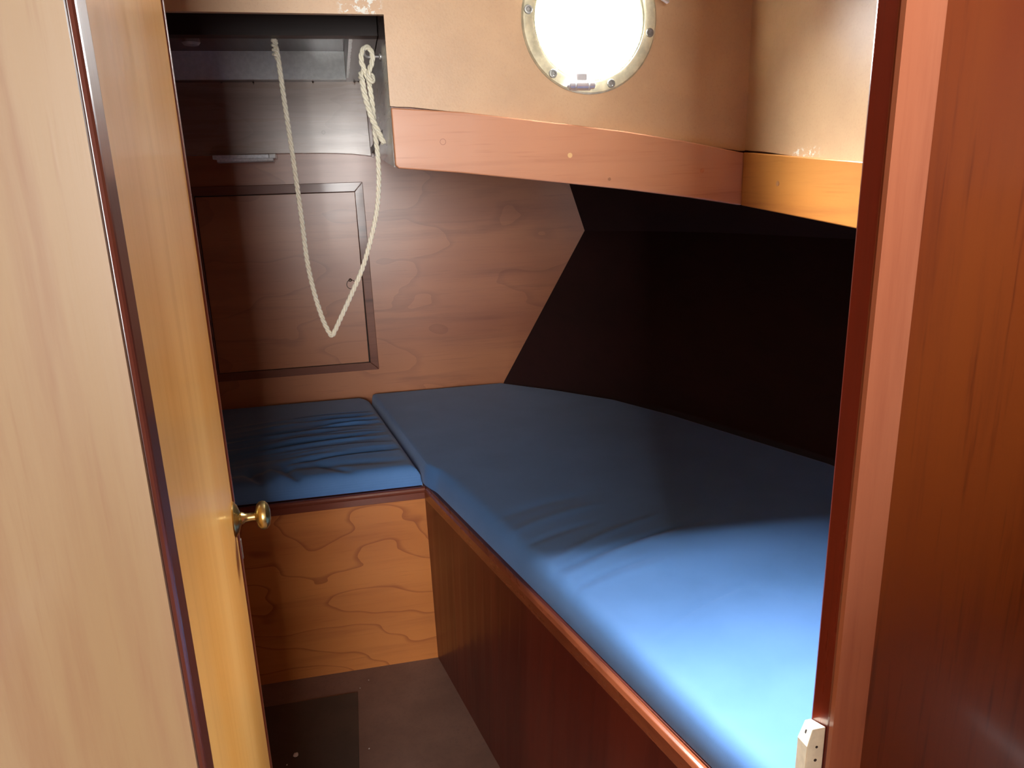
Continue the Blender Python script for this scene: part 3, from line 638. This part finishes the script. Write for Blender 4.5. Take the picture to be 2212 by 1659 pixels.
kn = lathe('door_knob', [(0.0056, 0.004), (0.0075, 0.0075), (0.0082, 0.010), (0.0072, 0.012), (0.0060, 0.014), (0.0054, 0.018), (0.0056, 0.026), (0.0085, 0.0275), (0.0145, 0.0290), (0.0180, 0.0325), (0.0188, 0.0360), (0.0178, 0.0400), (0.0135, 0.0435), (0.0065, 0.0452), (0, 0.0455)], kc, nn, 'brass', door, n=48)
lathe('rosette', [(0, 0.0), (0.0225, 0.0), (0.0230, 0.0015), (0.0215, 0.0030), (0.0200, 0.0034), (0.0185, 0.0050), (0.0120, 0.0072), (0.0085, 0.0085), (0, 0.0085)], kc, nn, 'brass', kn, n=48)
door_box('latch_plate', DL - 0.0085, DL - 0.0015, 0.0020, 0.0036, 0.922, 0.950, 'screw', door, bevel=0.0005)

# nylon catch on the right jamb
bm = bmesh.new()
ycr = YA + 0.020
ct = empty('door_catch', (0.352, 0.478, 0.80)); tag(ct, 'cream nylon door catch with screw holes on the right door jamb', 'catch')
F = [(0.3430, 0.4655, 0.80), (0.3430, 0.4655, 0.9240), (0.3468, 0.4655, 0.9415), (0.3592, 0.4655, 0.9415), (0.3592, 0.4655, 0.80)]
K = [(0.3480, 0.4870, 0.80), (0.3480, 0.4870, 0.9160), (0.3540, 0.4870, 0.9325), (0.3600, 0.4870, 0.9325), (0.3600, 0.4870, 0.80)]
bm = bmesh.new(); fv = [bm.verts.new(p) for p in F]; kv = [bm.verts.new(p) for p in K]
bm.faces.new(fv); bm.faces.new(kv[::-1])
for i in range(5): bm.faces.new((fv[i], fv[(i + 1) % 5], kv[(i + 1) % 5], kv[i]))
finish('body', bm, 'nylon', ct, bevel=0.0009, seg=3)
p1, p2, p3 = Vector(F[1]), Vector(F[2]), Vector(K[1])
cn = (p2 - p1).cross(p3 - p1).normalized()
if cn.x > 0: cn = -cn
cc = (p1 + p2 + p3 + Vector(K[2])) / 4
for (c, ax, r) in ((tuple(cc + Vector((0.0008, 0, 0.0))), tuple(cn), 0.0030), ((0.3520, 0.4655, 0.9225), (0, -1, 0), 0.0012), ((0.3518, 0.4655, 0.9090), (0, -1, 0), 0.0014)):
    lathe('screw_hole', [(0, 0.0003), (r, 0.0003), (r, -0.001)], c, ax, 'hole', ct, n=18)

# ------------------------------------------------------------------ saloon behind the camera (closed shell with the companionway)
struct(box('wall_saloon_left', (-1.27, -2.25, 0), (-1.25, YA, 1.98), 'left_panel'), 'side of the saloon behind the camera', 'wall')
struct(box('wall_saloon_right', (1.5, -2.25, 0), (1.52, YA, 1.98), 'right_panel'), 'side of the saloon behind the camera', 'wall')
struct(box('ceiling_saloon', (-1.27, -2.25, 1.98), (1.52, YA, 2.0), 'lining'), 'saloon ceiling behind the camera', 'ceiling')
struct(box('floor_saloon', (-1.27, -2.25, -0.05), (1.52, YA, -0.031), 'floor'), 'saloon floor', 'floor')
struct(prism('wall_aft', [[(-1.27, -0.03), (1.52, -0.03), (1.52, 1.98), (-1.27, 1.98)], [(-0.51, 0.86), (0.17, 0.86), (0.17, 1.96), (-0.51, 1.96)]], xz(-2.05), (0, -0.02, 0), 'left_panel'), 'after end of the saloon with the companionway opening', 'wall')
struct(box('wall_light_block', (0.08, -0.55, 0), (1.5, -0.45, 1.35), 'right_panel'), 'unseen half height block added in the saloon to shade the right of the doorway', 'wall')  # added out of view to shade the lower right of the doorway
